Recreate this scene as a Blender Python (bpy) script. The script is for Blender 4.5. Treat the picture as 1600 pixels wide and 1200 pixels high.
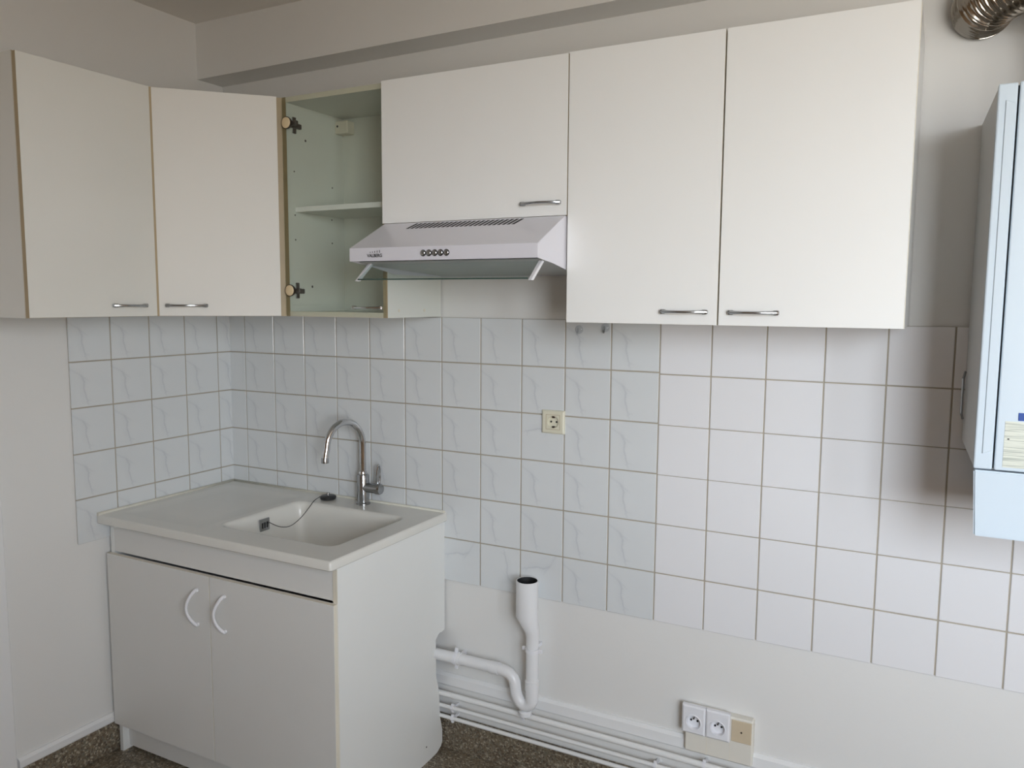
import bpy, bmesh, math, random
from mathutils import Vector, Matrix
random.seed(7)
R = math.radians
for o in list(bpy.data.objects):
    bpy.data.objects.remove(o, do_unlink=True)
SC = bpy.context.scene
COL = SC.collection

# ------------------------------------------------------------------ camera
cd = bpy.data.cameras.new('camera'); cam = bpy.data.objects.new('camera', cd); COL.objects.link(cam)
cam.location = (2.4965, -2.3102, 1.5895)
cam.rotation_euler = (1.466795, -0.006399, 0.487363)
cd.sensor_width = 36.0; cd.lens = 1257.0 / 1600.0 * 36.0; cd.clip_start = 0.02
SC.camera = cam

# ------------------------------------------------------------------ world: overcast sky above, dull town below the horizon
W = bpy.data.worlds.new('sky'); SC.world = W; W.use_nodes = True
nt = W.node_tree; nt.nodes.clear()
wo = nt.nodes.new('ShaderNodeOutputWorld'); bg = nt.nodes.new('ShaderNodeBackground')
tc = nt.nodes.new('ShaderNodeTexCoord'); sx = nt.nodes.new('ShaderNodeSeparateXYZ'); rp = nt.nodes.new('ShaderNodeValToRGB')
nt.links.new(tc.outputs['Generated'], sx.inputs[0])
mr = nt.nodes.new('ShaderNodeMapRange'); mr.inputs[1].default_value = -0.5; mr.inputs[2].default_value = 1.0
nt.links.new(sx.outputs[2], mr.inputs[0]); nt.links.new(mr.outputs[0], rp.inputs[0])
for p_, c_ in ((0.0, (0.22, 0.205, 0.18)), (0.30, (0.40, 0.385, 0.36)), (0.36, (0.88, 0.92, 0.97)), (0.50, (0.66, 0.72, 0.80)), (1.0, (0.46, 0.54, 0.64))):
    e_ = rp.color_ramp.elements.new(p_) if p_ not in (0.0, 1.0) else rp.color_ramp.elements[0 if p_ == 0.0 else -1]
    e_.color = (*c_, 1)
nt.links.new(rp.outputs[0], bg.inputs[0]); nt.links.new(bg.outputs[0], wo.inputs[0])
bg.inputs[1].default_value = 32.5

WX = 4.30; YF = -2.90                         # right wall and front wall (behind the camera): a window in each, near their corner
FX0, FX1 = 3.10, 4.22; RY0, RY1 = -2.80, -2.30; WZ0, WZ1 = 1.00, 2.42
for nm_, wd_, loc_, rot_ in (('front_window_portal', FX1 - FX0, ((FX0 + FX1) / 2, YF - 0.17, (WZ0 + WZ1) / 2), (R(90), 0, 0)), ('right_window_portal', RY1 - RY0, (WX + 0.17, (RY0 + RY1) / 2, (WZ0 + WZ1) / 2), (R(90), 0, R(90)))):
    pl = bpy.data.lights.new(nm_, 'AREA'); pl.shape = 'RECTANGLE'; pl.size = wd_; pl.size_y = WZ1 - WZ0; pl.cycles.is_portal = True
    po = bpy.data.objects.new(nm_, pl); COL.objects.link(po); po.location = loc_; po.rotation_euler = rot_
cy = SC.cycles
cy.max_bounces = 7; cy.diffuse_bounces = 5; cy.glossy_bounces = 4; cy.transparent_max_bounces = 8
cy.caustics_reflective = False; cy.caustics_refractive = False

vs = SC.view_settings
vs.view_transform = 'Standard'; vs.look = 'None'; vs.gamma = 1.0; vs.use_curve_mapping = False; vs.exposure = 0.0

# ------------------------------------------------------------------ materials
MATS = {}
def mat(name, col, rough=0.5, metal=0.0, spec=0.5, bump=0.0, bscale=60.0, var=0.0, vscale=6.0, coat=0.0, detail=3.0):
    if name in MATS: return MATS[name]
    m = bpy.data.materials.new(name); m.use_nodes = True; n = m.node_tree; b = n.nodes['Principled BSDF']
    b.inputs['Base Color'].default_value = (*col, 1); b.inputs['Roughness'].default_value = rough
    b.inputs['Metallic'].default_value = metal; b.inputs['Specular IOR Level'].default_value = spec
    if coat: b.inputs['Coat Weight'].default_value = coat; b.inputs['Coat Roughness'].default_value = 0.08
    if bump or var:
        t = n.nodes.new('ShaderNodeTexCoord')
    if var:
        nz = n.nodes.new('ShaderNodeTexNoise'); nz.inputs['Scale'].default_value = vscale; nz.inputs['Detail'].default_value = detail
        n.links.new(t.outputs['Object'], nz.inputs['Vector'])
        mx = n.nodes.new('ShaderNodeMix'); mx.data_type = 'RGBA'
        mx.inputs[6].default_value = (*[c * (1 - var) for c in col], 1); mx.inputs[7].default_value = (*[min(1, c * (1 + var)) for c in col], 1)
        n.links.new(nz.outputs['Fac'], mx.inputs[0]); n.links.new(mx.outputs[2], b.inputs['Base Color'])
    if bump:
        n2 = n.nodes.new('ShaderNodeTexNoise'); n2.inputs['Scale'].default_value = bscale; n2.inputs['Detail'].default_value = 4
        n.links.new(t.outputs['Object'], n2.inputs['Vector'])
        bp = n.nodes.new('ShaderNodeBump'); bp.inputs['Strength'].default_value = bump; bp.inputs['Distance'].default_value = 0.004
        n.links.new(n2.outputs['Fac'], bp.inputs['Height']); n.links.new(bp.outputs[0], b.inputs['Normal'])
    MATS[name] = m
    return m

def glass_mat(name, tint, refl_rough=0.02):
    """thin clear sheet: transparent, with a Schlick reflection that is the same from both sides"""
    m = bpy.data.materials.new(name); m.use_nodes = True; n = m.node_tree; n.nodes.clear()
    o = n.nodes.new('ShaderNodeOutputMaterial'); mx = n.nodes.new('ShaderNodeMixShader'); lw = n.nodes.new('ShaderNodeLayerWeight')
    tr = n.nodes.new('ShaderNodeBsdfTransparent'); gl = n.nodes.new('ShaderNodeBsdfGlossy')
    lw.inputs['Blend'].default_value = 0.5; tr.inputs[0].default_value = (*tint, 1); gl.inputs['Roughness'].default_value = refl_rough
    pw = n.nodes.new('ShaderNodeMath'); pw.operation = 'POWER'; pw.inputs[1].default_value = 5.0; n.links.new(lw.outputs['Facing'], pw.inputs[0])
    ma = n.nodes.new('ShaderNodeMath'); ma.operation = 'MULTIPLY_ADD'; ma.inputs[1].default_value = 0.96; ma.inputs[2].default_value = 0.035; n.links.new(pw.outputs[0], ma.inputs[0])
    n.links.new(ma.outputs[0], mx.inputs[0]); n.links.new(tr.outputs[0], mx.inputs[1]); n.links.new(gl.outputs[0], mx.inputs[2])
    n.links.new(mx.outputs[0], o.inputs[0])
    MATS[name] = m
    return m

def marble_mat():
    m = bpy.data.materials.new('marbled_tile'); m.use_nodes = True; n = m.node_tree; b = n.nodes['Principled BSDF']; L = n.links.new
    t = n.nodes.new('ShaderNodeTexCoord'); s = n.nodes.new('ShaderNodeSeparateXYZ'); L(t.outputs['Object'], s.inputs[0])
    nz = n.nodes.new('ShaderNodeTexNoise'); nz.inputs['Scale'].default_value = 22; nz.inputs['Detail'].default_value = 5
    L(t.outputs['Object'], nz.inputs['Vector'])
    def M(op, a, c=None):
        q = n.nodes.new('ShaderNodeMath'); q.operation = op
        for i, v in enumerate((a, c)):
            if v is None: continue
            if isinstance(v, (int, float)): q.inputs[i].default_value = v
            else: L(v, q.inputs[i])
        return q.outputs[0]
    wob = M('MULTIPLY', M('SUBTRACT', nz.outputs['Fac'], 0.5), 0.055)
    def vein(x0, slope, width, zc, zh):
        d = M('ABSOLUTE', M('ADD', M('SUBTRACT', M('SUBTRACT', s.outputs[0], x0), M('MULTIPLY', s.outputs[2], slope)), wob))
        v = n.nodes.new('ShaderNodeMapRange'); v.interpolation_type = 'SMOOTHSTEP'
        L(d, v.inputs[0]); v.inputs[1].default_value = 0; v.inputs[2].default_value = width; v.inputs[3].default_value = 1; v.inputs[4].default_value = 0
        z = n.nodes.new('ShaderNodeMapRange'); z.interpolation_type = 'SMOOTHSTEP'
        L(M('ABSOLUTE', M('SUBTRACT', s.outputs[2], zc)), z.inputs[0]); z.inputs[1].default_value = zh * 0.4; z.inputs[2].default_value = zh; z.inputs[3].default_value = 1; z.inputs[4].default_value = 0
        return M('MULTIPLY', v.outputs[0], z.outputs[0])
    v = M('ADD', M('MULTIPLY', vein(-0.03, -0.30, 0.006, -0.02, 0.065), 0.85), M('MULTIPLY', vein(0.0, -1.3, 0.012, 0.035, 0.035), 0.4))
    v = M('ADD', v, M('MULTIPLY', vein(-0.033, -0.25, 0.022, -0.005, 0.07), 0.3))
    c1 = n.nodes.new('ShaderNodeMix'); c1.data_type = 'RGBA'
    c1.inputs[6].default_value = (0.66, 0.685, 0.70, 1); c1.inputs[7].default_value = (0.71, 0.725, 0.73, 1)
    n3 = n.nodes.new('ShaderNodeTexNoise'); n3.inputs['Scale'].default_value = 9; L(t.outputs['Object'], n3.inputs['Vector']); L(n3.outputs['Fac'], c1.inputs[0])
    c2 = n.nodes.new('ShaderNodeMix'); c2.data_type = 'RGBA'; c2.inputs[7].default_value = (0.40, 0.42, 0.47, 1)
    L(M('MINIMUM', M('MULTIPLY', v, 0.33), 1.0), c2.inputs[0]); L(c1.outputs[2], c2.inputs[6]); L(c2.outputs[2], b.inputs['Base Color'])
    b.inputs['Roughness'].default_value = 0.12
    MATS['marbled_tile'] = m
    return m

def terrazzo(name, dark=1.0):
    m = bpy.data.materials.new(name); m.use_nodes = True; n = m.node_tree; b = n.nodes['Principled BSDF']; L = n.links.new
    t = n.nodes.new('ShaderNodeTexCoord')
    v = n.nodes.new('ShaderNodeTexVoronoi'); v.inputs['Scale'].default_value = 190; L(t.outputs['Object'], v.inputs['Vector'])
    sp = n.nodes.new('ShaderNodeSeparateColor'); L(v.outputs['Color'], sp.inputs[0])
    r = n.nodes.new('ShaderNodeValToRGB'); L(sp.outputs[0], r.inputs[0])
    e = r.color_ramp.elements
    k = dark
    e[0].position = 0.0; e[0].color = (0.075*k, 0.058*k, 0.042*k, 1)
    e[1].position = 0.92; e[1].color = (0.33*k, 0.29*k, 0.22*k, 1)
    for p, c in ((0.35, (0.14*k, 0.105*k, 0.07*k, 1)), (0.6, (0.20*k, 0.165*k, 0.115*k, 1)), (0.8, (0.13*k, 0.12*k, 0.095*k, 1))):
        q = e.new(p); q.color = c
    nz = n.nodes.new('ShaderNodeTexNoise'); nz.inputs['Scale'].default_value = 5; nz.inputs['Detail'].default_value = 5; L(t.outputs['Object'], nz.inputs['Vector'])
    mx = n.nodes.new('ShaderNodeMix'); mx.data_type = 'RGBA'; mx.blend_type = 'MULTIPLY'; mx.inputs[0].default_value = 0.6
    L(r.outputs[0], mx.inputs[6]); L(nz.outputs['Fac'], mx.inputs[7])
    g = n.nodes.new('ShaderNodeMix'); g.data_type = 'RGBA'; g.blend_type = 'MULTIPLY'; g.inputs[0].default_value = 0.0
    L(mx.outputs[2], b.inputs['Base Color'])
    b.inputs['Roughness'].default_value = 0.42
    MATS[name] = m
    return m

def label_mat():
    m = bpy.data.materials.new('rating_sticker'); m.use_nodes = True; n = m.node_tree; b = n.nodes['Principled BSDF']; L = n.links.new
    t = n.nodes.new('ShaderNodeTexCoord'); s = n.nodes.new('ShaderNodeSeparateXYZ'); L(t.outputs['Object'], s.inputs[0])
    w = n.nodes.new('ShaderNodeTexNoise'); w.noise_dimensions = '2D'; w.inputs['Scale'].default_value = 1.0
    cb = n.nodes.new('ShaderNodeCombineXYZ')
    a = n.nodes.new('ShaderNodeMath'); a.operation = 'MULTIPLY'; a.inputs[1].default_value = 9; L(s.outputs[0], a.inputs[0])
    c = n.nodes.new('ShaderNodeMath'); c.operation = 'MULTIPLY'; c.inputs[1].default_value = 420; L(s.outputs[2], c.inputs[0])
    L(a.outputs[0], cb.inputs[0]); L(c.outputs[0], cb.inputs[1]); L(cb.outputs[0], w.inputs['Vector'])
    r = n.nodes.new('ShaderNodeValToRGB'); L(w.outputs['Fac'], r.inputs[0])
    r.color_ramp.elements[0].position = 0.40; r.color_ramp.elements[0].color = (0.42, 0.45, 0.40, 1)
    r.color_ramp.elements[1].position = 0.52; r.color_ramp.elements[1].color = (0.66, 0.68, 0.60, 1)
    L(r.outputs[0], b.inputs['Base Color']); b.inputs['Roughness'].default_value = 0.4
    MATS['rating_sticker'] = m
    return m

M_wall = mat('white_paint', (0.75, 0.74, 0.72), 0.65, bump=0.10, bscale=40, var=0.02, vscale=2)
M_cream_wall = mat('cream_paint', (0.44, 0.29, 0.17), 0.8, bump=0.06, bscale=40)
M_ceil = mat('ceiling_paint', (0.78, 0.75, 0.71), 0.8, bump=0.06, bscale=50)
M_trim = mat('white_gloss_paint', (0.80, 0.80, 0.80), 0.35, bump=0.05, bscale=30)
M_lam = mat('white_laminate', (0.885, 0.89, 0.88), 0.28, var=0.015, vscale=3)
M_lam_aged = mat('aged_white_laminate', (0.755, 0.745, 0.70), 0.22, var=0.03, vscale=4)
M_satin = mat('satin_white_laminate', (0.80, 0.785, 0.745), 0.55, var=0.015, vscale=3)
M_edge = mat('yellowed_edge_band', (0.42, 0.33, 0.20), 0.5, var=0.12, vscale=14)
M_edge2 = mat('cream_edge_band', (0.74, 0.69, 0.58), 0.45)
M_melamine = mat('white_melamine', (0.72, 0.73, 0.68), 0.4)
M_base = mat('base_unit_laminate', (0.72, 0.71, 0.685), 0.33, var=0.02, vscale=4)
M_base_side = mat('base_unit_panel', (0.78, 0.785, 0.765), 0.4, var=0.015, vscale=5)
M_sink = mat('composite_sink', (0.71, 0.695, 0.65), 0.22, var=0.02, vscale=7)
M_chrome = mat('chrome', (0.62, 0.63, 0.65), 0.10, metal=1.0)
M_chrome_dark = mat('worn_chrome', (0.40, 0.41, 0.42), 0.22, metal=1.0)
M_hood = mat('hood_enamel', (0.74, 0.735, 0.80), 0.25)
M_hoodin = mat('hood_filter_mesh', (0.52, 0.53, 0.52), 0.45, metal=0.2, bump=0.5, bscale=300)
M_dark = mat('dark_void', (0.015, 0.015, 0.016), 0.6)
M_black = mat('black_rubber', (0.02, 0.02, 0.02), 0.4)
M_plain = mat('plain_white_tile', (0.78, 0.775, 0.79), 0.10)
M_marble = marble_mat()
M_grout = mat('tan_grout', (0.42, 0.375, 0.305), 0.85, var=0.18, vscale=9)
M_pvc = mat('white_pvc', (0.78, 0.78, 0.79), 0.3)
M_pipe = mat('painted_pipe', (0.80, 0.80, 0.79), 0.35)
M_cream = mat('cream_plastic', (0.70, 0.67, 0.54), 0.35)
M_ivory = mat('ivory_plastic', (0.74, 0.71, 0.64), 0.4)
M_tan = mat('tan_cover_plate', (0.60, 0.50, 0.36), 0.45, var=0.06, vscale=30)
M_white = mat('white_plastic', (0.79, 0.79, 0.82), 0.3)
M_boiler = mat('boiler_enamel', (0.60, 0.69, 0.77), 0.25)
M_foil = mat('corrugated_foil', (0.40, 0.37, 0.33), 0.14, metal=1.0, bump=0.12, bscale=30)
M_flank_shade = mat('shaded_boiler_flank', (0.50, 0.49, 0.47), 0.5)  # shade on the flank put into the colour, greyer than the front enamel
M_blue = mat('blue_badge', (0.01, 0.06, 0.30), 0.3)
M_seal = mat('silicone_seal', (0.62, 0.60, 0.52), 0.5, var=0.15, vscale=20)
M_clear = glass_mat('clear_suction_plastic', (0.95, 0.96, 0.97), 0.1)
M_glass = glass_mat('greenish_glass', (0.945, 0.963, 0.942))
M_visor = glass_mat('visor_glass', (0.90, 0.94, 0.93))
M_pane = glass_mat('window_glass', (0.97, 0.98, 0.98))
M_glass_edge = mat('green_glass_edge', (0.05, 0.10, 0.085), 0.15)
M_floor = terrazzo('terrazzo_floor', 1.75)
M_skirt = terrazzo('terrazzo_skirting', 1.6)
M_label = label_mat()
M_hinge = mat('hinge_cap', (0.82, 0.66, 0.42), 0.4)
M_brown = mat('brown_hinge', (0.045, 0.03, 0.022), 0.4)

# ------------------------------------------------------------------ mesh helpers
def BM(): return bmesh.new()
def box(bm, x0, x1, y0, y1, z0, z1, bev=0.0, mi=0, seg=1):
    t = bmesh.new()
    bmesh.ops.create_cube(t, size=1.0)
    for v in t.verts:
        v.co = Vector(((x0 + x1) / 2 + v.co.x * (x1 - x0), (y0 + y1) / 2 + v.co.y * (y1 - y0), (z0 + z1) / 2 + v.co.z * (z1 - z0)))
    if bev: bmesh.ops.bevel(t, geom=t.edges[:], offset=bev, segments=seg, affect='EDGES', profile=0.5)
    for f in t.faces: f.material_index = mi
    merge(bm, t)
    return bm
def merge(bm, t, M=None):
    mp = {}
    for v in t.verts: mp[v] = bm.verts.new(M @ v.co if M else v.co)
    for f in t.faces:
        try: g = bm.faces.new([mp[v] for v in f.verts]); g.material_index = f.material_index; g.smooth = f.smooth
        except ValueError: pass
    t.free()
def prism(bm, poly, axis, a, b, bev=0.0, mi=0):
    """poly: 2D outline in the plane perpendicular to axis ('x': (y,z), 'y': (x,z), 'z': (x,y))"""
    t = bmesh.new()
    def P(p, w): return {'x': (w, p[0], p[1]), 'y': (p[0], w, p[1]), 'z': (p[0], p[1], w)}[axis]
    A = [t.verts.new(P(p, a)) for p in poly]; B = [t.verts.new(P(p, b)) for p in poly]
    n = len(poly)
    t.faces.new(A); t.faces.new(B[::-1])
    for i in range(n): t.faces.new((A[i], B[i], B[(i + 1) % n], A[(i + 1) % n]))
    bmesh.ops.recalc_face_normals(t, faces=t.faces[:])
    if bev: bmesh.ops.bevel(t, geom=t.edges[:], offset=bev, segments=1, affect='EDGES', profile=0.5)
    for f in t.faces: f.material_index = mi
    merge(bm, t)
    return bm
def loft(bm, loops, cap0=False, cap1=False, smooth=True, mi=0, close=False):
    rows = [[bm.verts.new(p) for p in l] for l in loops]
    n = len(loops[0]); m = len(rows)
    for i in range(m if close else m - 1):
        a, b = rows[i], rows[(i + 1) % m]
        for j in range(n):
            f = bm.faces.new((a[j], a[(j + 1) % n], b[(j + 1) % n], b[j])); f.smooth = smooth; f.material_index = mi
    if cap0: f = bm.faces.new(rows[0][::-1]); f.material_index = mi
    if cap1: f = bm.faces.new(rows[-1]); f.material_index = mi
    return bm
def tube(bm, pts, r, seg=12, caps=True, mi=0, flat=None):
    pts = [Vector(p) for p in pts]; n = len(pts)
    rs = r if isinstance(r, (list, tuple)) else [r] * n
    tang = []
    for i in range(n):
        d = pts[min(i + 1, n - 1)] - pts[max(i - 1, 0)]; tang.append(d.normalized())
    up = Vector((0, 0, 1)) if abs(tang[0].z) < 0.9 else Vector((1, 0, 0))
    nrm = (up - tang[0] * up.dot(tang[0])).normalized()
    loops = []
    for i in range(n):
        nrm = (nrm - tang[i] * nrm.dot(tang[i])).normalized(); b = tang[i].cross(nrm)
        f = flat[i] if isinstance(flat, (list, tuple)) else (flat or 1.0)
        loops.append([pts[i] + nrm * math.cos(a) * rs[i] * f + b * math.sin(a) * rs[i] for a in [2 * math.pi * k / seg for k in range(seg)]])
    loft(bm, loops, caps, caps, True, mi)
    bmesh.ops.recalc_face_normals(bm, faces=bm.faces[:])
    return bm
def cyl(bm, a, b, r, seg=20, mi=0, r2=None):
    return tube(bm, [a, b], [r, r2 if r2 is not None else r], seg, True, mi)
def lathe(bm, prof, origin=(0, 0, 0), axis='z', seg=24, cap0=True, cap1=True, mi=0):
    """prof: list of (radius, height along axis)"""
    o = Vector(origin); loops = []
    for r, h in prof:
        l = []
        for k in range(seg):
            a = 2 * math.pi * k / seg; c, s = math.cos(a) * r, math.sin(a) * r
            l.append(o + Vector({'z': (c, s, h), 'y': (c, h, s), 'x': (h, c, s)}[axis]))
        loops.append(l)
    loft(bm, loops, cap0, cap1, True, mi)
    bmesh.ops.recalc_face_normals(bm, faces=bm.faces[:])
    return bm
def rrect(x0, x1, y0, y1, z, r, n=8):
    """rounded rectangle loop in xy, 4*n points"""
    out = []
    for cx, cy, a0 in ((x1 - r, y1 - r, 0), (x0 + r, y1 - r, 90), (x0 + r, y0 + r, 180), (x1 - r, y0 + r, 270)):
        for k in range(n):
            a = R(a0 + 90 * k / (n - 1)); out.append((cx + r * math.cos(a), cy + r * math.sin(a), z))
    return out
def arc(c, r, a0, a1, n, plane='yz'):
    o = []
    for k in range(n):
        a = R(a0 + (a1 - a0) * k / (n - 1)); u, v = r * math.cos(a), r * math.sin(a)
        o.append((c[0], c[1] + u, c[2] + v) if plane == 'yz' else (c[0] + u, c[1], c[2] + v) if plane == 'xz' else (c[0] + u, c[1] + v, c[2]))
    return o

def smooth_by_angle(me, ang=40):
    b = bmesh.new(); b.from_mesh(me)
    for e in b.edges:
        if len(e.link_faces) == 2: e.smooth = e.calc_face_angle(0) < R(ang)
    b.to_mesh(me); b.free()
def obj(name, bm, mats, parent=None, recalc=True):
    if recalc: bmesh.ops.recalc_face_normals(bm, faces=bm.faces[:])
    me = bpy.data.meshes.new(name); bm.to_mesh(me); bm.free()
    for m in (mats if isinstance(mats, (list, tuple)) else [mats]): me.materials.append(m)
    if any(p.use_smooth for p in me.polygons): smooth_by_angle(me)
    o = bpy.data.objects.new(name, me); COL.objects.link(o)
    if parent: o.parent = parent
    return o
def thing(name, label, cat, loc=(0, 0, 0), rotz=0.0, group=None):
    o = bpy.data.objects.new(name, None); COL.objects.link(o); o.empty_display_size = 0.1
    o.location = loc; o.rotation_euler = (0, 0, rotz); o['label'] = label; o['category'] = cat
    if group: o['group'] = group
    return o
def tag(o, label, cat, group=None):
    o['label'] = label; o['category'] = cat
    if group: o['group'] = group
    return o
def struct(o, label=None, cat=None):
    o['kind'] = 'structure'
    if label: o['label'] = label
    if cat: o['category'] = cat
    return o

# ------------------------------------------------------------------ room shell
CEIL = 2.60; T = 0.20
struct(obj('floor', box(BM(), -T, WX + T, YF - T, T, -0.12, 0.0), M_floor), 'brown speckled terrazzo floor', 'floor')
struct(obj('ceiling', box(BM(), -T, WX + T, YF - T, T, CEIL, CEIL + 0.12), M_ceil), 'plain white ceiling in shade', 'ceiling')
wall_back = struct(obj('wall_back', box(BM(), -T, WX + T, 0, T, 0, CEIL), M_wall), 'white back wall with half height tiling', 'wall')
wall_left = struct(obj('wall_left', box(BM(), -T, 0, YF, 0, 0, CEIL), M_wall), 'white left wall beside the sink', 'wall')
b = BM()
box(b, -T, FX0, YF - T, YF, 0, CEIL); box(b, FX1, WX + T, YF - T, YF, 0, CEIL)
box(b, FX0, FX1, YF - T, YF, 0, WZ0); box(b, FX0, FX1, YF - T, YF, WZ1, CEIL)
struct(obj('wall_front', b, M_cream_wall), 'cream wall behind the camera with a window', 'wall')
b = BM()
box(b, WX, WX + T, YF, RY0, 0, CEIL); box(b, WX, WX + T, RY1, 0, 0, CEIL)
box(b, WX, WX + T, RY0, RY1, 0, WZ0); box(b, WX, WX + T, RY0, RY1, WZ1, CEIL)
struct(obj('wall_right', b, M_cream_wall), 'cream wall at the right end with a window', 'wall')
# windows: frame, panes, sill; local frame: wall plane along x, room toward +y
def window(name, label, loc, rotz, hw):
    win = struct(thing(name, label, 'window', loc, rotz))
    hh = WZ1 - WZ0
    b = BM()
    for x0, x1, z0, z1 in ((-hw, -hw + .04, 0, hh), (hw - .04, hw, 0, hh), (-hw + .04, hw - .04, 0, .04), (-hw + .04, hw - .04, hh - .04, hh)):
        box(b, x0, x1, -.03, .03, z0, z1, .003)
    for k in (1, 2, 3):
        zc = hh * k / 4
        box(b, -hw + .04, hw - .04, -.02, .02, zc - .012, zc + .012, .003)
    obj('window_frame', b, M_trim, win)
    for k in range(4): obj('pane', box(BM(), -hw + .04, hw - .04, -.003, .003, max(.04, hh * k / 4 + .012), min(hh - .04, hh * (k + 1) / 4 - .012)), M_pane, win)
    obj('window_sill', box(BM(), -hw, hw, .03, .13, -.03, 0, .004), M_trim, win)
window('window_1', 'white framed window in the wall behind the camera', ((FX0 + FX1) / 2, YF - 0.07, WZ0), 0, (FX1 - FX0) / 2)
window('window_2', 'white framed window in the right end wall', (WX + 0.07, (RY0 + RY1) / 2, WZ0), R(90), (RY1 - RY0) / 2)
# dropped beam along the back wall
struct(obj('trim_1', prism(BM(), [(0, 2.40), (WX, 2.445), (WX, CEIL), (0, CEIL)], 'y', -0.12, -0.0), M_wall), 'white boxed beam under the ceiling along back wall', 'beam')
# skirtings
struct(obj('baseboard_left', box(BM(), 0, .010, -0.915, -.03, 0, .108, .002), M_skirt), 'dark terrazzo skirting on the left wall', 'baseboard')
struct(obj('trim_2', prism(BM(), [(0, .108), (.012, .108), (.014, .112), (.014, .132), (.006, .141), (0, .141)], 'y', -0.915, -0.03), M_trim), 'white moulding on top of the left skirting', 'trim')
struct(obj('baseboard_back', box(BM(), .02, WX, -.016, 0, 0, .124, .003), M_skirt), 'dark terrazzo skirting under pipes on back wall', 'baseboard')
struct(obj('trim_3', prism(BM(), [(0, .234), (-.012, .234), (-.014, .238), (-.014, .268), (-.006, .278), (0, .278)], 'x', 0.02, WX), M_trim), 'white moulding on back wall above the pipes', 'trim')
# door casing at the far left
dr = struct(thing('door_1', 'white door with casing in left wall', 'door', (0, -1.4, 0)))
b = BM(); box(b, 0, .013, .412, .478, 0, 2.08, .002); box(b, 0, .013, -.478, -.412, 0, 2.08, .002); box(b, 0, .013, -.412, .412, 2.02, 2.08, .002)
obj('casing', b, M_trim, dr)
b = BM(); box(b, 0, .006, .398, .411, .008, 2.02, .001); box(b, 0, .006, -.411, .398, .008, 2.02, .001)
obj('door_leaf', b, M_trim, dr)
obj('door_handle', tube(BM(), [(.004, .34, 1.02), (.05, .34, 1.02), (.05, .22, 1.02)], .009, 10), M_chrome, dr)

# ------------------------------------------------------------------ wall tiles
ZT = 1.531; ZP = 0.1526; XO = 0.0892; XP = 0.153; KO = 0.0713; XP2 = 0.1526
J = 0.0044; TH = 0.0055
def tile_mesh(name, x0, x1, z0, z1, m):
    """local frame: full-tile centre at the origin, back on y=0, glaze toward -y"""
    b = BM(); box(b, x0, x1, -TH, 0, z0, z1, 0.0012, seg=1)
    bmesh.ops.recalc_face_normals(b, faces=b.faces[:])
    me = bpy.data.meshes.new(name); b.to_mesh(me); b.free(); me.materials.append(m)
    return me
H = XP / 2 - J / 2
mesh_marble = tile_mesh('marbled_tile', -H, H, -H, H, M_marble)
mesh_plain = tile_mesh('plain_tile', -H, H, -H, H, M_plain)
mesh_part_b = tile_mesh('cut_marbled_tile', XP / 2 - XO + J / 2 + .001, H, -H, H, M_marble)
mesh_part_l = tile_mesh('cut_marbled_tile', -H, -XP / 2 + KO - J / 2 - .001, -H, H, M_marble)
def tile(me, wall, loc, rotz=0.0, turn=0.0, tilt=0.0025):
    o = bpy.data.objects.new('tile', me); COL.objects.link(o); o.parent = wall
    o.location = loc
    o.rotation_euler = (random.uniform(-tilt, tilt), turn, rotz + random.uniform(-tilt, tilt)) if rotz == 0 else (0, turn, rotz)
    return o
DZP = [0, -.005, -.004, -.002, 0, 0, 0]
turned = {(9, 2): 90, (7, 5): 90, (8, 5): 180, (9, 5): 90}
for i in range(0, 12):
    xc = XO + (i - 0.5) * XP
    for r in range(6):
        if r == 5 and xc < 0.95: continue
        tile(mesh_part_b if i == 0 else mesh_marble, wall_back, (xc, -0.0035, ZT - (r + .5) * ZP), turn=R(turned.get((i, r), 0)))
for i in range(12, 21):
    xc = XO + 11 * XP + (i - 11.5) * XP2
    for r in range(6):
        o = tile(mesh_plain, wall_back, (xc, -0.0035, ZT - (r + .5) * ZP + (DZP[r] + DZP[r + 1]) / 2), tilt=0.004)
        o.scale.z = 1 - (DZP[r] - DZP[r + 1]) / -ZP if r == 0 else 1
for k in range(0, 5):
    yc = -(KO + (k - 0.5) * XP)
    for r in range(5):
        tile(mesh_part_l if k == 0 else mesh_marble, wall_left, (0.0035, yc, ZT - (r + .5) * ZP), rotz=R(90))
xr = XO + 11 * XP + 9 * XP2
b = BM(); box(b, 0.0, xr - .004, -0.0062, 0, ZT - 5 * ZP, ZT - .001); box(b, 0.98, xr - .004, -0.0062, 0, ZT - 6 * ZP + .004, ZT - 5 * ZP)
obj('grout', b, M_grout, wall_back)
b = BM(); box(b, 0.0, .0062, -(KO + 4 * XP) + .004, 0.0, ZT - 5 * ZP + .004, ZT - .001)
obj('grout', b, M_grout, wall_left)

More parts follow.
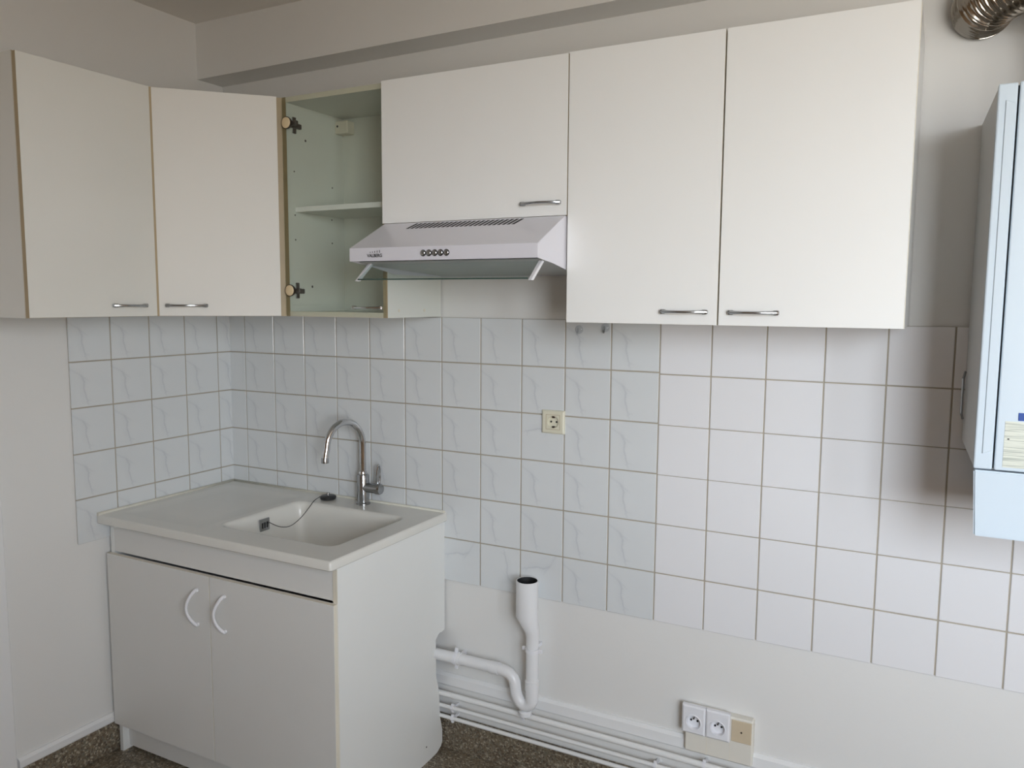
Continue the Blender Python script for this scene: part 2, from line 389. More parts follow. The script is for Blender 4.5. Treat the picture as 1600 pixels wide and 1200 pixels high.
# ------------------------------------------------------------------ cabinets
CB, CT = 1.532, 2.230; CH = CT - CB; CD = 0.306; DT = 0.018; PT = 0.016
def carcass(w, d, h, edge=1):
    """panels joined as one hollow body, local: x 0..w, y 0..-d, z 0..h; mi 1 = front edge band"""
    b = BM()
    box(b, 0, PT, -d + .001, 0, 0, h); box(b, w - PT, w, -d + .001, 0, 0, h)
    box(b, PT, w - PT, -d + .001, 0, 0, PT); box(b, PT, w - PT, -d + .001, 0, h - PT, h)
    box(b, PT, w - PT, -.02, -.016, PT, h - PT)
    box(b, 0, PT, -d, -d + .001, 0, h, mi=1); box(b, w - PT, w, -d, -d + .001, 0, h, mi=1)
    box(b, PT, w - PT, -d, -d + .001, 0, PT, mi=1); box(b, PT, w - PT, -d, -d + .001, h - PT, h, mi=1)
    return b
def door_bm(w, h, t=DT, core=0.0012):
    """local: x 0..w, back on y=0, front at y=-t; mi 0 faces, mi 1 edge band"""
    b = BM()
    box(b, 0, w, -t, -t + core, 0, h, .0005); box(b, 0, w, -core, 0, 0, h); box(b, 0.0002, w - .0002, -t + core, -core, 0.0002, h - .0002, mi=1)
    return b
def bow_handle(w, horiz=True):
    """bow pull handle, local: x 0..w, foot on y=0 reaching toward -y"""
    n = 15; pts = []; rs = []
    for k in range(n):
        u = k / (n - 1); x = w * u
        pts.append((x, -0.006 - 0.020 * math.sin(math.pi * u) ** 0.8, 0)); rs.append(0.0042 + 0.0022 * abs(2 * u - 1) ** 3)
    b = tube(BM(), pts, rs, 10, flat=0.8)
    box(b, -.004, .010, -.012, 0, -.0055, .0055, .002); box(b, w - .010, w + .004, -.012, 0, -.0055, .0055, .002)
    return b
def put(o, loc, rotz=0.0):
    o.location = loc; o.rotation_euler = (0, 0, rotz); return o

# left-wall cabinet (faces +x)
c = thing('wall_cabinet', 'white wall cabinet on left wall with glossy door and end panel', 'cabinet', (0.0145, -1.002, CB), R(90))
obj('carcass', carcass(0.398, CD - .0005, CH), [M_lam_aged, M_edge], c)
d = put(obj('door', door_bm(0.401, CH - .004), [M_lam_aged, M_edge], c), (-.001, -CD - .001, .001))
put(obj('handle', bow_handle(0.108), M_chrome_dark, d), (0.250, -DT, 0.033))

# diagonal corner cabinet
c = thing('corner_cabinet', 'diagonal corner wall cabinet between left cabinet and glass cabinet', 'cabinet', (0.0, 0.0, CB))
poly = [(0.0145, -.008), (0.5925, -.008), (0.5925, -0.3055), (0.3195, -0.6), (0.0145, -0.6)]
b = prism(BM(), poly, 'z', 0, CH)
n0 = b.faces[:]
for f in n0:
    nn = f.normal
    if f.calc_center_median().x > .4 and f.calc_center_median().y < -.4: f.material_index = 1
obj('carcass', b, [M_lam_aged, M_edge], c)
A = Vector((0.3380, -0.5960, 0)); Bp = Vector((0.5985, -0.3355, 0)); dw = (Bp - A).length
nrm = Vector((1, -1, 0)).normalized()
obj('corner_post', prism(BM(), [(.3200, -.6065), (.3345, -.6065), (.3400, -.5935), (.3300, -.5860), (.3200, -.5980)], 'z', .001, CH - .003), M_edge, c)
d = put(obj('door', door_bm(dw, CH - .004), [M_satin, M_edge], c), A - nrm * DT + Vector((0, 0, .001)), R(45))
put(obj('handle', bow_handle(0.118), M_chrome_dark, d), (0.024, -DT, 0.033))

# glass-door cabinet
gx0, gx1 = 0.5940, 1.0045; gw = gx1 - gx0; gd = 0.3065
c = thing('glass_cabinet', 'wall cabinet with greenish glass door, shelf visible inside', 'cabinet', (gx0, -0.008, CB)); gd -= .008
for x0 in (0.0, gw - PT):
    b = BM(); box(b, x0, x0 + PT, -gd + .001, 0, 0, CH); box(b, x0, x0 + PT, -gd, -gd + .001, 0, CH, mi=1)
    sp_ = obj('side_panel', b, [M_melamine, M_edge], c)
    if x0 == 0.0:
        for (yy, zz) in ((-.21, .577), (-.19, .098), (-.266, .47), (-.08, .44), (-.266, .33), (-.085, .33), (-.266, .25), (-.085, .25)):
            rr = .0042 if abs(yy + .2) < .02 else .0028
            obj('pin_hole', cyl(BM(), (PT - .0005, yy, zz), (PT + .0004, yy, zz), rr, 12), M_brown, sp_)
    else:
        for yy in (-.24, -.10): obj('screw_cap', cyl(BM(), (gw - .0004, yy, .022), (gw + .0012, yy, .022), .005, 14), M_edge2, sp_)
for nm, z0 in (('bottom_panel', 0.0), ('top_panel', CH - PT)):
    b = BM(); box(b, PT, gw - PT, -gd + .001, 0, z0, z0 + PT); box(b, PT, gw - PT, -gd, -gd + .001, z0, z0 + PT, mi=1)
    obj(nm, b, [M_melamine, M_edge2], c)
obj('back_panel', box(BM(), PT, gw - PT, -.020, -.015, PT, CH - PT), M_melamine, c)
b = BM(); box(b, PT + .001, gw - PT - .001, -gd + .035, -.021, .340, .356); box(b, PT + .001, gw - PT - .001, -gd + .034, -gd + .035, .340, .356, mi=1)
obj('shelf', b, [M_melamine, M_lam], c)
hb = obj('hanging_bracket', box(BM(), PT, PT + .055, -.062, -.022, .625, .668, .003), M_edge2, c)
obj('screw', cyl(BM(), (PT + .012, -.0625, .650), (PT + .012, -.061, .650), .004, 12), M_dark, hb)
gdoor = obj('glass_door', box(BM(), .004, gw - .0045, -gd - .006, -gd - .001, .002, CH - .002), M_glass, c)
put(obj('handle', bow_handle(0.108), M_chrome, gdoor), (0.288, -gd - .006, 0.031))
for zz in (.6165, .084):
    h = obj('hinge', lathe(BM(), [(.0175, 0), (.0175, -.004), (.0155, -.006), (0.0005, -.0065)], (.024, -gd - .006, zz), 'y', 24), M_hinge, c)
    b = BM(); lathe(b, [(.0195, 0), (.0195, .003), (.016, .012), (.0005, .012)], (.024, -gd - .009, zz), 'y', 24)
    box(b, .024, .056, -gd + .002, -gd + .014, zz - .007, zz + .007, .002)
    box(b, PT, PT + .012, -gd + .012, -gd + .06, zz - .010, zz + .006, .002)
    box(b, PT, PT + .004, -gd + .026, -gd + .044, zz - .026, zz + .026, .002)
    obj('hinge_arm', b, M_brown, h)

# cabinet above the hood
hx0, hx1 = 1.0115, 1.6070; HZ = 1.8150
c = thing('hood_cabinet', 'short white wall cabinet directly above the extractor hood', 'cabinet', (hx0, -0.008, HZ))
obj('carcass', carcass(hx1 - hx0, CD - .008, CT - HZ), [M_lam, M_edge], c)
d = put(obj('door', door_bm(0.6050, CT - HZ), [M_lam, M_edge], c), (-.0098, -CD + .0072, .0))
put(obj('handle', bow_handle(0.112), M_chrome_dark, d), (0.473, -DT, 0.034))

# two-door cabinet
tx0, tx1 = 1.6085, 2.4275
c = thing('double_cabinet', 'tall white two-door wall cabinet at the right end', 'cabinet', (tx0, -0.008, CB - .001))
obj('carcass', carcass(tx1 - tx0, CD - .008, CH + .003), [M_lam, M_edge2], c)
for x0, x1, hx in ((0.001, 0.4045, 0.266), (0.4085, 0.8180, 0.028)):
    d = put(obj('door', door_bm(x1 - x0, CH + .003), [M_lam, M_edge2], c), (x0, -CD + .007, .0))
    put(obj('handle', bow_handle(0.112), M_chrome_dark, d), (hx, -DT, 0.032))

# ------------------------------------------------------------------ extractor hood
c = thing('range_hood', 'white slimline extractor hood with glass visor under short cabinet', 'hood', (1.0120, 0, 1.665))
hw_ = 0.592; yf = -0.492; zb, zf = 0.030, 0.0665; ztop = 0.1485
poly = [(yf, zb), (yf, zf), (-0.327, ztop), (-.008, ztop), (-.008, 0.004), (-.40, .020)]
b = BM(); t = 0.0016
# shell: front band, sloped top, two ends
prism(b, [(yf, zb), (yf, zf), (-.327, ztop), (-.327, ztop - t), (yf + t, zf - t * .5), (yf + t, zb)], 'x', 0, hw_)
for x0 in (0, hw_ - t): prism(b, [(yf + t, zb), (yf + t, zf - t), (-.327, ztop - t), (-.008, ztop - t), (-.008, 0.0), (-.28, .0), (-.40, .020)], 'x', x0, x0 + t)
box(b, t, hw_ - t, -.327, -.008, ztop - t, ztop); box(b, t, hw_ - t, -.010, -.008, 0.0, ztop)
obj('housing', b, M_hood, c)
obj('filter_panel', prism(BM(), [(-.455, .030), (-.44, .034), (-.012, .012), (-.012, .002), (-.44, .024)], 'x', t + .001, hw_ - t - .001), M_hoodin, c)
sl = Vector((0, -0.327 - yf, ztop - zf)); sl_n = Vector((0, -sl.z, sl.y)).normalized(); sd = sl.normalized(); SL = sl.length
P0 = Vector((0, yf, zf))
# slanted vent slots
n = 24
for k in range(n):
    x = 0.108 + k * (0.345 / (n - 1)); b = BM()
    p = [P0 + sd * (SL * u) + Vector((x + dx, 0, 0)) + sl_n * .0006 for u, dx in ((.74, 0), (.74, .0082), (.95, .0202), (.95, .0120))]
    vv = [b.verts.new(q) for q in p]; ww = [b.verts.new(q - sl_n * .001) for q in p]
    b.faces.new(vv); b.faces.new(ww[::-1])
    for i in range(4): b.faces.new((vv[i], vv[(i + 1) % 4], ww[(i + 1) % 4], ww[i]))
    obj('vent_slot', b, M_dark, c)
for k in range(5):
    bt = obj('push_button', lathe(BM(), [(.0075, .001), (.0075, -.003), (.006, -.0045), (.0003, -.0048)], (0.250 + k * 0.0185, yf, .0485), 'y', 16), M_chrome_dark, c)
    obj('button_ring', lathe(BM(), [(.0090, .0005), (.0090, -.0012), (.0076, -.0014)], (0.250 + k * 0.0185, yf, .0485), 'y', 16, True, False), M_dark, bt)
def text_mesh(name, s, size, m, parent, loc, rot, bold=0.0):
    cu = bpy.data.curves.new(name, 'FONT'); cu.body = s; cu.size = size; cu.extrude = 0.0002; cu.offset = bold
    cu.align_x = 'CENTER'; cu.align_y = 'CENTER'
    t_ = bpy.data.objects.new(name, cu); COL.objects.link(t_); bpy.context.view_layer.update()
    me = bpy.data.meshes.new_from_object(t_.evaluated_get(bpy.context.evaluated_depsgraph_get()))
    bpy.data.objects.remove(t_); me.name = name; me.materials.clear(); me.materials.append(m)
    o = bpy.data.objects.new(name, me); COL.objects.link(o); o.parent = parent; o.location = loc; o.rotation_euler = rot
    return o
lg = text_mesh('brand_lettering', 'VALBERG', 0.0125, M_dark, c, (0.088, yf - .0004, .0445), (R(90), 0, 0), 0.0003)
b = BM()
for k in range(5): box(b, 0.072 + k * .008, 0.0735 + k * .008, yf - .0006, yf, .0525, .0555 + .001 * k)
obj('brand_ticks', b, M_dark, c)
# glass visor on two swing arms
for x in (0.034, 0.578):
    obj('visor_arm', prism(BM(), [(-.508, -.026), (-.494, -.026), (-.430, .026), (-.446, .026)], 'x', x - .005, x + .005, .001), M_white, c)
obj('visor_glass', prism(BM(), [(-.507, -.020), (-.503, -.022), (-.436, .023), (-.440, .026)], 'x', .040, .572), M_visor, c)
obj('visor_edge', prism(BM(), [(-.5085, -.0205), (-.5065, -.0228), (-.5025, -.0222), (-.5070, -.0195)], 'x', .040, .572), M_glass_edge, c)

# ------------------------------------------------------------------ base cabinet
c = thing('sink_cabinet', 'white two-door base cabinet carrying the sink', 'cabinet', (0.0, 0.0, 0.0))
ST = 0.824
side = [(-.573, .0), (-.155, .0), (-.098, .001), (-.060, .004), (-.035, .016), (-.026, .030), (-.0265, .075), (-.040, .125), (-.045, .200), (-.052, .246), (-.064, .286),
        (-.066, .418), (-.050, .432), (-.036, .436), (-.030, .4325), (-.009, .436), (-.009, ST), (-.573, ST)]
for x0 in (0.022, 1.001):
    b = BM()
    prism(b, side if x0 > .5 else [(-.573, 0), (-.02, 0), (-.02, ST), (-.573, ST)], 'x', x0, x0 + .016)
    s_ = obj('side_panel', b, M_base_side, c)
obj('edge_band', box(BM(), 1.0012, 1.0168, -.5745, -.5731, .0, ST), M_edge2, s_)
obj('screw_hole', cyl(BM(), (1.0165, -.126, .058), (1.0173, -.126, .058), .003, 10), M_dark, s_)
obj('fascia', box(BM(), .038, 1.001, -.572, -.556, .7245, ST, .001), M_base, c)
obj('plinth', box(BM(), .038, 1.001, -.549, -.533, .012, .112, .001), M_base, c)
obj('bottom_panel', box(BM(), .038, 1.001, -.550, -.03, .112, .128), M_base, c)
for x0, x1, hx in ((0.022, 0.5135, 0.434), (0.5165, 1.0165, 0.556)):
    d = put(obj('door', door_bm(x1 - x0, 0.612, .0165), [M_base, M_edge2], c), (x0, -.5745, .1075))
    n = 13; pts = []; rs = []
    for k in range(n):
        u = k / (n - 1); a = math.sin(math.pi * u)
        pts.append((0.004 - 0.020 * a, -.0165 - .004 - 0.024 * a ** .7, .118 * u)); rs.append(.0046 + .001 * abs(2 * u - 1))
    b = tube(BM(), pts, rs, 10)
    cyl(b, (.004, -.0165, .003), (.004, -.024, .003), .0062, 12); cyl(b, (.004, -.0165, .115), (.004, -.024, .115), .0062, 12)
    put(obj('handle', b, M_white, d), (hx + .022 - x0, 0, .445))

# ------------------------------------------------------------------ sink
SZ = 0.857
c = thing('kitchen_sink', 'off-white composite sink top with drainer and single basin', 'sink', (0.0, 0.0, SZ - .03))
b = BM(); N = 8; z1 = .03
sx0, sx1, sy0, sy1, xm = 0.010, 1.029, -.616, -.0065, .452
def sq(x0, x1, y0, y1, z, r=.0008): return rrect(x0, x1, y0, y1, z, r, N)
# drainer half
loft(b, [sq(sx0 + .006, xm, sy0 + .006, sy1, z1), rrect(.050, .441, -.560, -.070, z1, .034, N), rrect(.055, .436, -.555, -.075, z1 - .0001, .03, N), rrect(.075, .416, -.535, -.095, z1 - .002, .024, N), rrect(.12, .37, -.48, -.15, z1 - .0026, .02, N)], False, True)
# basin half
loft(b, [sq(xm, sx1 - .006, sy0 + .006, sy1, z1), rrect(.460, .948, -.512, -.122, z1, .042, N), rrect(.464, .944, -.508, -.126, z1 - .0002, .040, N), rrect(.469, .939, -.503, -.131, z1 - .0035, .038, N), rrect(.473, .935, -.499, -.135, z1 - .010, .036, N), rrect(.478, .931, -.495, -.139, z1 - .03, .036, N),
         rrect(.500, .918, -.482, -.152, z1 - .135, .036, N), rrect(.512, .910, -.474, -.162, z1 - .150, .034, N), rrect(.545, .88, -.44, -.19, z1 - .158, .04, N), rrect(.70, .74, -.34, -.30, z1 - .162, .015, N)], False, True)
# rolled outer edge and lip
bb = bmesh.new()
loft(bb, [rrect(sx0 + .006, sx1 - .006, sy0 + .006, sy1, z1, .006, N), rrect(sx0 + .002, sx1 - .002, sy0 + .002, sy1 + .001, z1 - .002, .008, N), rrect(sx0, sx1, sy0, sy1 + .001, z1 - .006, .009, N),
          rrect(sx0, sx1, sy0, sy1 + .001, z1 - .026, .009, N), rrect(sx0 + .004, sx1 - .004, sy0 + .004, sy1, z1 - .030, .008, N), rrect(sx0 + .03, sx1 - .03, sy0 + .03, sy1 - .02, z1 - .030, .008, N)])
merge(b, bb)
obj('sink_top', b, M_sink, c)
ov = obj('overflow_plate', box(BM(), .4805, .4875, -.342, -.298, z1 - .062, z1 - .020, .0015), M_chrome_dark, c)
for yy in (-.332, -.322, -.310):
    obj('overflow_slot', box(BM(), .4870, .4882, yy - .0028, yy + .0028, z1 - .052, z1 - .032), M_dark, ov)
obj('overflow_screw', cyl(BM(), (.487, -.304, z1 - .036), (.4905, -.304, z1 - .036), .004, 12), M_chrome, ov)
obj('waste_outlet', lathe(BM(), [(.04, .0), (.04, .003), (.03, .004), (.028, -.002), (.0005, -.002)], (.72, -.32, z1 - .162), 'z', 24), M_chrome, c)
b = tube(BM(), [(.0135, -.612, z1 + .001), (.0125, -.01, z1 + .001)], .0068, 8)
tube(b, [(.0125, -.0125, z1 + .001), (1.02, -.0125, z1 + .001)], .006, 8)
obj('sealant_bead', b, M_seal, c)

# ------------------------------------------------------------------ mixer tap
TX, TY = 0.701, -0.055
c = thing('mixer_tap', 'chrome swan-neck mixer tap behind the sink basin', 'tap', (TX, TY, SZ))
obj('tap_body', lathe(BM(), [(.0255, 0.0), (.0255, .006), (.0215, .009), (.0215, .104), (.020, .108), (.0005, .108)], (0, 0, 0), 'z', 28), M_chrome_dark, c)
a_ = R(-102); dx, dy = math.cos(a_), math.sin(a_)
RA = .0785
pts = [(0, 0, .10), (0, 0, .15), (0, 0, .20), (0, 0, .218)]
for k in range(1, 17):
    a = R(180 - 180 * k / 16); u = RA + RA * math.cos(a); pts.append((dx * u, dy * u, 0.218 + RA * 1.12 * math.sin(a)))
pts += [(dx * (2 * RA + .004), dy * (2 * RA + .004), .205), (dx * (2 * RA + .007), dy * (2 * RA + .007), .186)]
sp = obj('spout', tube(BM(), pts, .0118, 16), M_chrome, c)
e = pts[-1]
obj('aerator', lathe(BM(), [(.0126, -.012), (.0126, .004), (.0118, .006)], e, 'z', 18), M_chrome_dark, sp)
obj('spout_collar', lathe(BM(), [(.015, .1085), (.0155, .113), (.0135, .119), (.0118, .119)], (0, 0, 0), 'z', 20), M_chrome, sp)
lv = obj('lever_base', lathe(BM(), [(.0005, .010), (.0175, .010), (.0175, .060), (.0195, .061), (.0195, .076), (.0175, .080), (.0005, .081)], (0, 0, .062), 'x', 24), M_chrome_dark, c)
b = BM(); lp = []
for k in range(21):
    a = R(-60 + 300 * k / 20); lp.append((.069 + .002 * math.sin(a), .010 * math.cos(a), .062 + .048 + .040 * math.sin(a)))
tube(b, lp, .0036, 8)
obj('lever', b, M_chrome, lv)

# ------------------------------------------------------------------ plug on its cord
PX, PY = 0.548, -0.066
c = thing('sink_plug', 'black rubber sink plug on thin cord by the tap', 'plug', (PX, PY, SZ))
p_ = obj('stopper', lathe(BM(), [(.021, 0), (.029, .004), (.030, .011), (.026, .014), (.0005, .0145)], (0, 0, 0), 'z', 24), M_black, c)
obj('knob', lathe(BM(), [(.004, .0145), (.0035, .019), (.006, .021), (.0055, .025), (.0005, .026)], (0, 0, 0), 'z', 14), M_chrome_dark, p_)
cp = [Vector(v) - Vector((PX, PY, SZ)) for v in ((PX - .026, PY - .014, SZ + .010), (.528, -.118, SZ + .004), (.530, -.150, SZ - .016), (.536, -.200, SZ - .040), (.535, -.250, SZ - .056), (.520, -.285, SZ - .052), (.4905, -.304, SZ - .036))]
def catmull(P, m=6):
    out = []
    for i in range(len(P) - 1):
        p0, p1, p2, p3 = P[max(i - 1, 0)], P[i], P[i + 1], P[min(i + 2, len(P) - 1)]
        for k in range(m):
            t = k / m; out.append(0.5 * ((2 * p1) + (p2 - p0) * t + (2 * p0 - 5 * p1 + 4 * p2 - p3) * t * t + (3 * p1 - p0 - 3 * p2 + p3) * t ** 3))
    return out + [P[-1]]
obj('cord', tube(BM(), catmull(cp), .0013, 6), M_black, c)

# ------------------------------------------------------------------ sockets
def well_plate(w, h, d, cx, cz, r, depth, corner=.004):
    """plate local: x 0..w, z 0..h, back y=0, front y=-d, with a round well"""
    b = BM(); n = 40; sq_, ci = [], []
    for k in range(n):
        a = 2 * math.pi * (k + .5) / n; c_, s_ = math.cos(a), math.sin(a)
        tx = ((w - cx) if c_ > 0 else cx) / max(abs(c_), 1e-6); tz = ((h - cz) if s_ > 0 else cz) / max(abs(s_), 1e-6); t_ = min(tx, tz)
        sq_.append((cx + c_ * t_, cz + s_ * t_)); ci.append((cx + c_ * r, cz + s_ * r))
    # snap the samples nearest to the corners
    for px, pz in ((0, 0), (w, 0), (0, h), (w, h)):
        k = min(range(n), key=lambda i: (sq_[i][0] - px) ** 2 + (sq_[i][1] - pz) ** 2); sq_[k] = (px, pz)
    ins = [(min(max(x, corner), w - corner), min(max(z, corner), h - corner)) for x, z in sq_]
    L = [[(x, 0, z) for x, z in sq_], [(x, -d + corner * .7, z) for x, z in sq_], [(x, -d, z) for x, z in ins], [(x, -d, z) for x, z in ci], [(cx + (x - cx) * .93, -d + depth, cz + (z - cz) * .93) for x, z in ci]]
    loft(b, L, True, True, False)
    return b
# cream socket in the tiling
c = thing('wall_socket', 'small cream power socket among the marbled tiles', 'socket', (1.3925, -.009, 1.1685))
pl_ = obj('cover_plate', well_plate(.077, .074, .010, .039, .037, .0195, .008), M_cream, c)
b = BM()
for x0, x1, z0, z1_ in ((.0145, .0635, .0595, .0605), (.0145, .0635, .0130, .0140), (.0145, .0155, .014, .0595), (.0625, .0635, .014, .0595)): box(b, x0, x1, -.0106, -.0095, z0, z1_)
obj('cover_seam', b, M_edge, pl_)
for x in (.0295, .0485): obj('pin_hole', cyl(BM(), (x, -.0015, .037), (x, -.0030, .037), .0032, 12), M_dark, pl_)
for z in (.0205, .0530): obj('earth_contact', box(BM(), .0355, .0425, -.0085, -.002, z - .0035, z + .003), M_brown, pl_)
# low triple block
c = thing('outlet_block', 'cream outlet block with two white sockets above the floor pipes', 'socket', (1.886, -.0, .243))
obj('mounting_box', box(BM(), 0, .199, -.030, -.0, 0, .139, .004), M_ivory, c)
for x in (.0665, .1345): obj('box_seam', box(BM(), x - .0006, x + .0006, -.0306, -.029, .002, .06), M_edge2, c)
for x in (-.006, .0655):
    s_ = put(obj('socket', well_plate(.070, .086, .016, .035, .036, .0205, .012, .005), M_white, c), (x, -.030, .065))
    obj('socket_rim', lathe(BM(), [(.0205, -.0158), (.0215, -.0178), (.0235, -.0178), (.0245, -.0158)], (.035, 0, .036), 'y', 32, False, False), M_white, s_)
    for dx_ in (-.0095, .0095): obj('pin_hole', cyl(BM(), (.035 + dx_, -.004, .038), (.035 + dx_, -.0052, .038), .0032, 12), M_dark, s_)
    obj('earth_pin', cyl(BM(), (.035, -.004, .047), (.035, -.013, .047), .0026, 12), M_chrome_dark, s_)
bp_ = obj('blank_plate', box(BM(), .1385, .1955, -.0335, -.030, .068, .133, .001), M_tan, c)
obj('plate_screw', cyl(BM(), (.167, -.0345, .100), (.167, -.033, .100), .0028, 12), M_brown, bp_)

# ------------------------------------------------------------------ washing machine waste pipe
c = thing('waste_pipe', 'white plastic standpipe with bend and open top on back wall', 'pipe', (1.37, -.075, .25))
o3 = Vector((1.37, -.075, .25))
def Lc(*p): return [Vector(q) - o3 for q in p]
sxp = 1.388; ys = -.062
b = BM(); seg = 24
prof = [(.694, .0395, -.0285), (.560, .0395, -.0285), (.500, .022, -.0), (.470, .022, 0), (.468, .0235, 0), (.440, .0235, 0), (.438, .0205, 0), (.36, .0205, 0), (.358, .0225, 0), (.325, .0225, 0), (.323, .0205, 0), (.270, .0205, 0)]
prof = [(.694, .036, -.016), (.575, .036, -.016), (.520, .0225, -.001), (.505, .0205, 0), (.470, .0205, 0), (.360, .0205, 0), (.358, .0228, 0), (.326, .0228, 0), (.324, .0205, 0), (.285, .0205, 0)]
loops = []
for z, r, ox in prof:
    loops.append([Vector((sxp + ox + r * math.cos(2 * math.pi * k / seg), ys - (r - .0205) * .6 + r * math.sin(2 * math.pi * k / seg), z)) - o3 for k in range(seg)])
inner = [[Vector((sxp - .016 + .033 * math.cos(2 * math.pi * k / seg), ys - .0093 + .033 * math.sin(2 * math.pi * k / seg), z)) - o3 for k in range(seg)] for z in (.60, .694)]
loft(b, [inner[1]] + loops, False, True)
obj('standpipe', b, M_pvc, c)
obj('shaded_pipe_bore', loft(BM(), inner, True, False), M_dark, c, recalc=False)  # inner wall coloured near-black for the shade inside the open mouth
path = [(0.80, -.060, .366), (1.0, -.060, .367), (1.255, -.060, .369)] + [(1.285, -.060, .368), (1.305, -.060, .362), (1.318, -.060, .350), (1.324, -.060, .335), (1.327, -.061, .315), (1.330, -.062, .300), (1.337, -.062, .285), (1.346, -.062, .273), (1.358, -.062, .266), (1.371, -.062, .266), (1.381, -.062, .273), (1.387, -.062, .284), (1.388, -.062, .292)]
obj('trap_bend', tube(BM(), Lc(*path), .0192, 18), M_pvc, c)
for xx in (1.085, 1.235): obj('pipe_collar', cyl(BM(), *Lc((xx, -.060, .3675), (xx + .03, -.060, .3685)), .0212, 20), M_pvc, c)
obj('trap_cap', lathe(BM(), [(.016, .0), (.021, .003), (.021, .014), (.017, .017), (.007, .017), (.007, .03)], Lc((1.364, -.062, .232))[0], 'z', 18), M_pvc, c)
k_ = obj('pipe_clip', lathe(BM(), [(.0212, -.006), (.0238, -.006), (.0238, .006), (.0212, .006)], Lc((sxp, ys, .462))[0], 'z', 24, False, False), M_white, c)
b = BM(); o_ = Lc((sxp, ys, .462))[0]
for s in (-1, 1): obj('clip_lug', box(BM(), o_.x + min(s * .022, s * .036), o_.x + max(s * .022, s * .036), o_.y - .004, o_.y + .004, o_.z - .006, o_.z + .006, .001), M_white, k_)
obj('clip_stem', box(BM(), o_.x - .006, o_.x + .006, o_.y + .022, o_.y + .060, o_.z - .006, o_.z + .006), M_white, k_)
k_ = obj('pipe_clip', lathe(BM(), [(.0200, -.006), (.0228, -.006), (.0228, .006), (.0200, .006)], Lc((1.098, -.060, .368))[0], 'x', 24, False, False), M_white, c)
b = BM(); o_ = Lc((1.098, -.060, .368))[0]
for s in (-1, 1): obj('clip_lug', box(BM(), o_.x - .006, o_.x + .006, o_.y - .004, o_.y + .004, o_.z + min(s * .021, s * .036), o_.z + max(s * .021, s * .036), .001), M_white, k_)
obj('clip_stem', box(BM(), o_.x - .006, o_.x + .006, o_.y + .020, o_.y + .058, o_.z - .006, o_.z + .006), M_white, k_)

# ------------------------------------------------------------------ heating pipes along the skirting
for z, r, wd in ((.2165, .0095, 'thick white painted heating pipe, topmost of three along the skirting'), (.1715, .0068, 'thin white painted heating pipe, middle of three along the skirting'), (.1330, .0066, 'thin white painted heating pipe, lowest of three along the skirting')):
    c = thing('heating_pipe', wd, 'pipe', (1.0, -.038, z), group='heating pipes along the back wall')
    obj('tube', tube(BM(), [(-.70, 0, 0), (2.545, 0, 0)], r, 14), M_pipe, c)
    for xx in ((.068, .80) if z < .2 else (.345, .95)):
        b = lathe(BM(), [(r, -.005), (r + .0025, -.005), (r + .0025, .005), (r, .005)], (xx, 0, 0), 'x', 16, False, False)
        box(b, xx - .004, xx + .004, r, .0375, -.004, .004)
        box(b, xx - .005, xx + .005, -.004, .004, r, r + .008, .001)
        box(b, xx - .005, xx + .005, -.004, .004, -r - .008, -r, .001)
        obj('pipe_clip', b, M_white, c)

# ------------------------------------------------------------------ boiler
BZ0, BZ1, BZM = 1.106, 2.0205, 1.2455
c = thing('gas_boiler', 'pale blue-white wall-hung gas boiler with lower panel', 'boiler', (2.562, -.010, BZ0))
bw, bd = 0.44, 0.375
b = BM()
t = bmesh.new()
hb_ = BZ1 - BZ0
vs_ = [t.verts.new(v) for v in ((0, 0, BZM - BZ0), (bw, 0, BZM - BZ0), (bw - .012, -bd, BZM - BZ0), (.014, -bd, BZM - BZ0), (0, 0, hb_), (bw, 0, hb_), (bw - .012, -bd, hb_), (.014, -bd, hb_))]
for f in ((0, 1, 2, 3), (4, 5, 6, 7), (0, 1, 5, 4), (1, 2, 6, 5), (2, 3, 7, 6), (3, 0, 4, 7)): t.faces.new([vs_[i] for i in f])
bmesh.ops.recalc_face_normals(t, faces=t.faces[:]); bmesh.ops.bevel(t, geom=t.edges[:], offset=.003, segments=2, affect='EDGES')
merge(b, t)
obj('casing', b, M_flank_shade, c)
fz0, fz1 = BZM - BZ0 + .003, hb_ + .0
for x0, x1 in ((.013, .0465), (bw - .0465, bw - .013)):
    fs = obj('side_strip', box(BM(), x0, x1, -bd - .024, -bd + .001, fz0, fz1, .003, seg=2), M_boiler, c)
    if x0 < .1:
        obj('recessed_grip', prism(BM(), [(x0 + .014, fz0 + .032), (x0 + .032, fz0 + .040), (x0 + .032, fz1 - .040), (x0 + .014, fz1 - .032)], 'y', -bd - .0265, -bd - .022, .0012), M_boiler, fs)
obj('seam_backing', box(BM(), .046, bw - .046, -bd - .012, -bd + .001, fz0 + .002, fz1 - .004), M_dark, c)
fp = obj('front_panel', box(BM(), .0495, bw - .0495, -bd - .024, -bd - .011, fz0, fz1 + .002, .003, seg=2), M_boiler, c)
s_ = put(obj('rating_label', box(BM(), -.045, .045, -.0006, 0, -.0475, .0475), M_label, fp), (.109, -bd - .0241, fz0 + .055))
obj('label_mark', box(BM(), -.0395, -.036, -.0011, -.0005, .010, .0125), M_dark, s_)
obj('blue_badge', box(BM(), .086, .125, -bd - .0255, -bd - .0235, fz0 + .105, fz0 + .121, .0005), M_blue, fp)
b = BM()
t = bmesh.new(); lz = BZM - BZ0
q = [(.0135, -bd - .0255, lz), (bw - .0135, -bd - .0255, lz), (bw - .036, -.02, lz), (.036, -.02, lz), (.021, -bd - .0235, 0), (bw - .021, -bd - .0235, 0), (bw - .044, -.02, 0), (.044, -.02, 0)]
vs_ = [t.verts.new(v) for v in q]
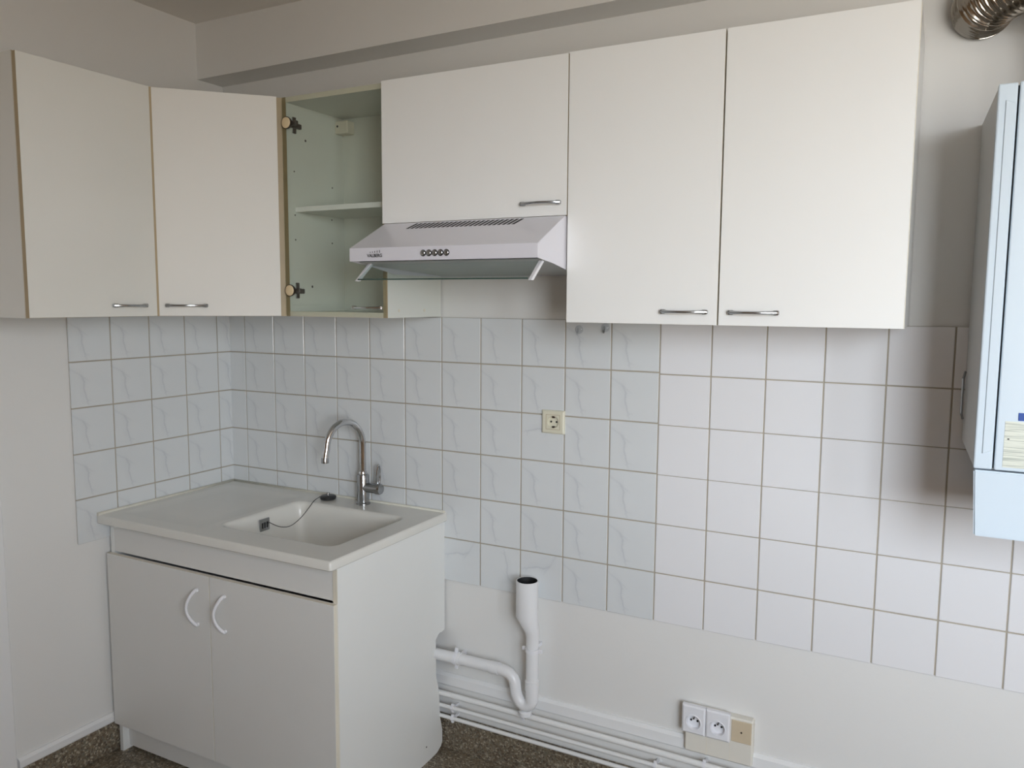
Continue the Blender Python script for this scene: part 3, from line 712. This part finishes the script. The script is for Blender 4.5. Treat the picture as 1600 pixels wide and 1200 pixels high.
for f in ((0, 1, 2, 3), (4, 5, 6, 7), (0, 1, 5, 4), (1, 2, 6, 5), (2, 3, 7, 6), (3, 0, 4, 7)): t.faces.new([vs_[i] for i in f])
bmesh.ops.recalc_face_normals(t, faces=t.faces[:]); bmesh.ops.bevel(t, geom=t.edges[:], offset=.003, segments=2, affect='EDGES')
merge(b, t)
obj('control_panel', b, M_boiler, c)
# side latch on the left flank near the wall
b = BM(); lx = .0018
tube(b, [(lx - .004, -.040, .315), (lx - .008, -.060, .300), (lx - .008, -.062, .215), (lx - .004, -.045, .200)], .003, 8)
obj('side_latch', b, M_chrome_dark, c)

# corrugated flue from the boiler top into the wall
c = thing('flue_pipe', 'crumpled silver corrugated flue elbow entering wall above boiler', 'flue', (2.78, -.20, BZ1))
o3 = Vector((2.78, -.20, BZ1))
ctrl = [Vector(p) - o3 for p in ((2.78, -.20, 2.0225), (2.785, -.20, 2.10), (2.775, -.205, 2.20), (2.735, -.20, 2.275), (2.66, -.165, 2.302), (2.592, -.115, 2.298), (2.556, -.06, 2.290), (2.547, -.006, 2.287))]
cp = catmull(ctrl, 40); n = len(cp)
rs = [.0655 + .0038 * math.sin(i * 2 * math.pi / 7) + random.uniform(-.0003, .0003) for i in range(n)]
obj('corrugated_duct', tube(BM(), cp, rs, 32), M_foil, c)

# ------------------------------------------------------------------ little suction hooks on the tiles
for x, z, lb in ((1.513, 1.500, 'clear suction hook under the right cabinet, nearer the glass visor'), (1.600, 1.508, 'clear suction hook straddling a tile joint under right cabinet')):
    c = thing('suction_hook', lb, 'hook', (x, -.0095, z), group='clear suction hooks on tiles')
    obj('suction_cup', lathe(BM(), [(.0135, 0), (.013, -.001), (.009, -.003), (.005, -.005), (.004, -.008), (.0003, -.008)], (0, 0, 0), 'y', 24), M_clear, c)
    obj('hook', tube(BM(), [(0, -.008, .004), (0, -.010, -.010), (0, -.014, -.016), (0, -.019, -.014), (0, -.021, -.007)], .0018, 8), M_clear if x < 1.55 else M_chrome_dark, c)
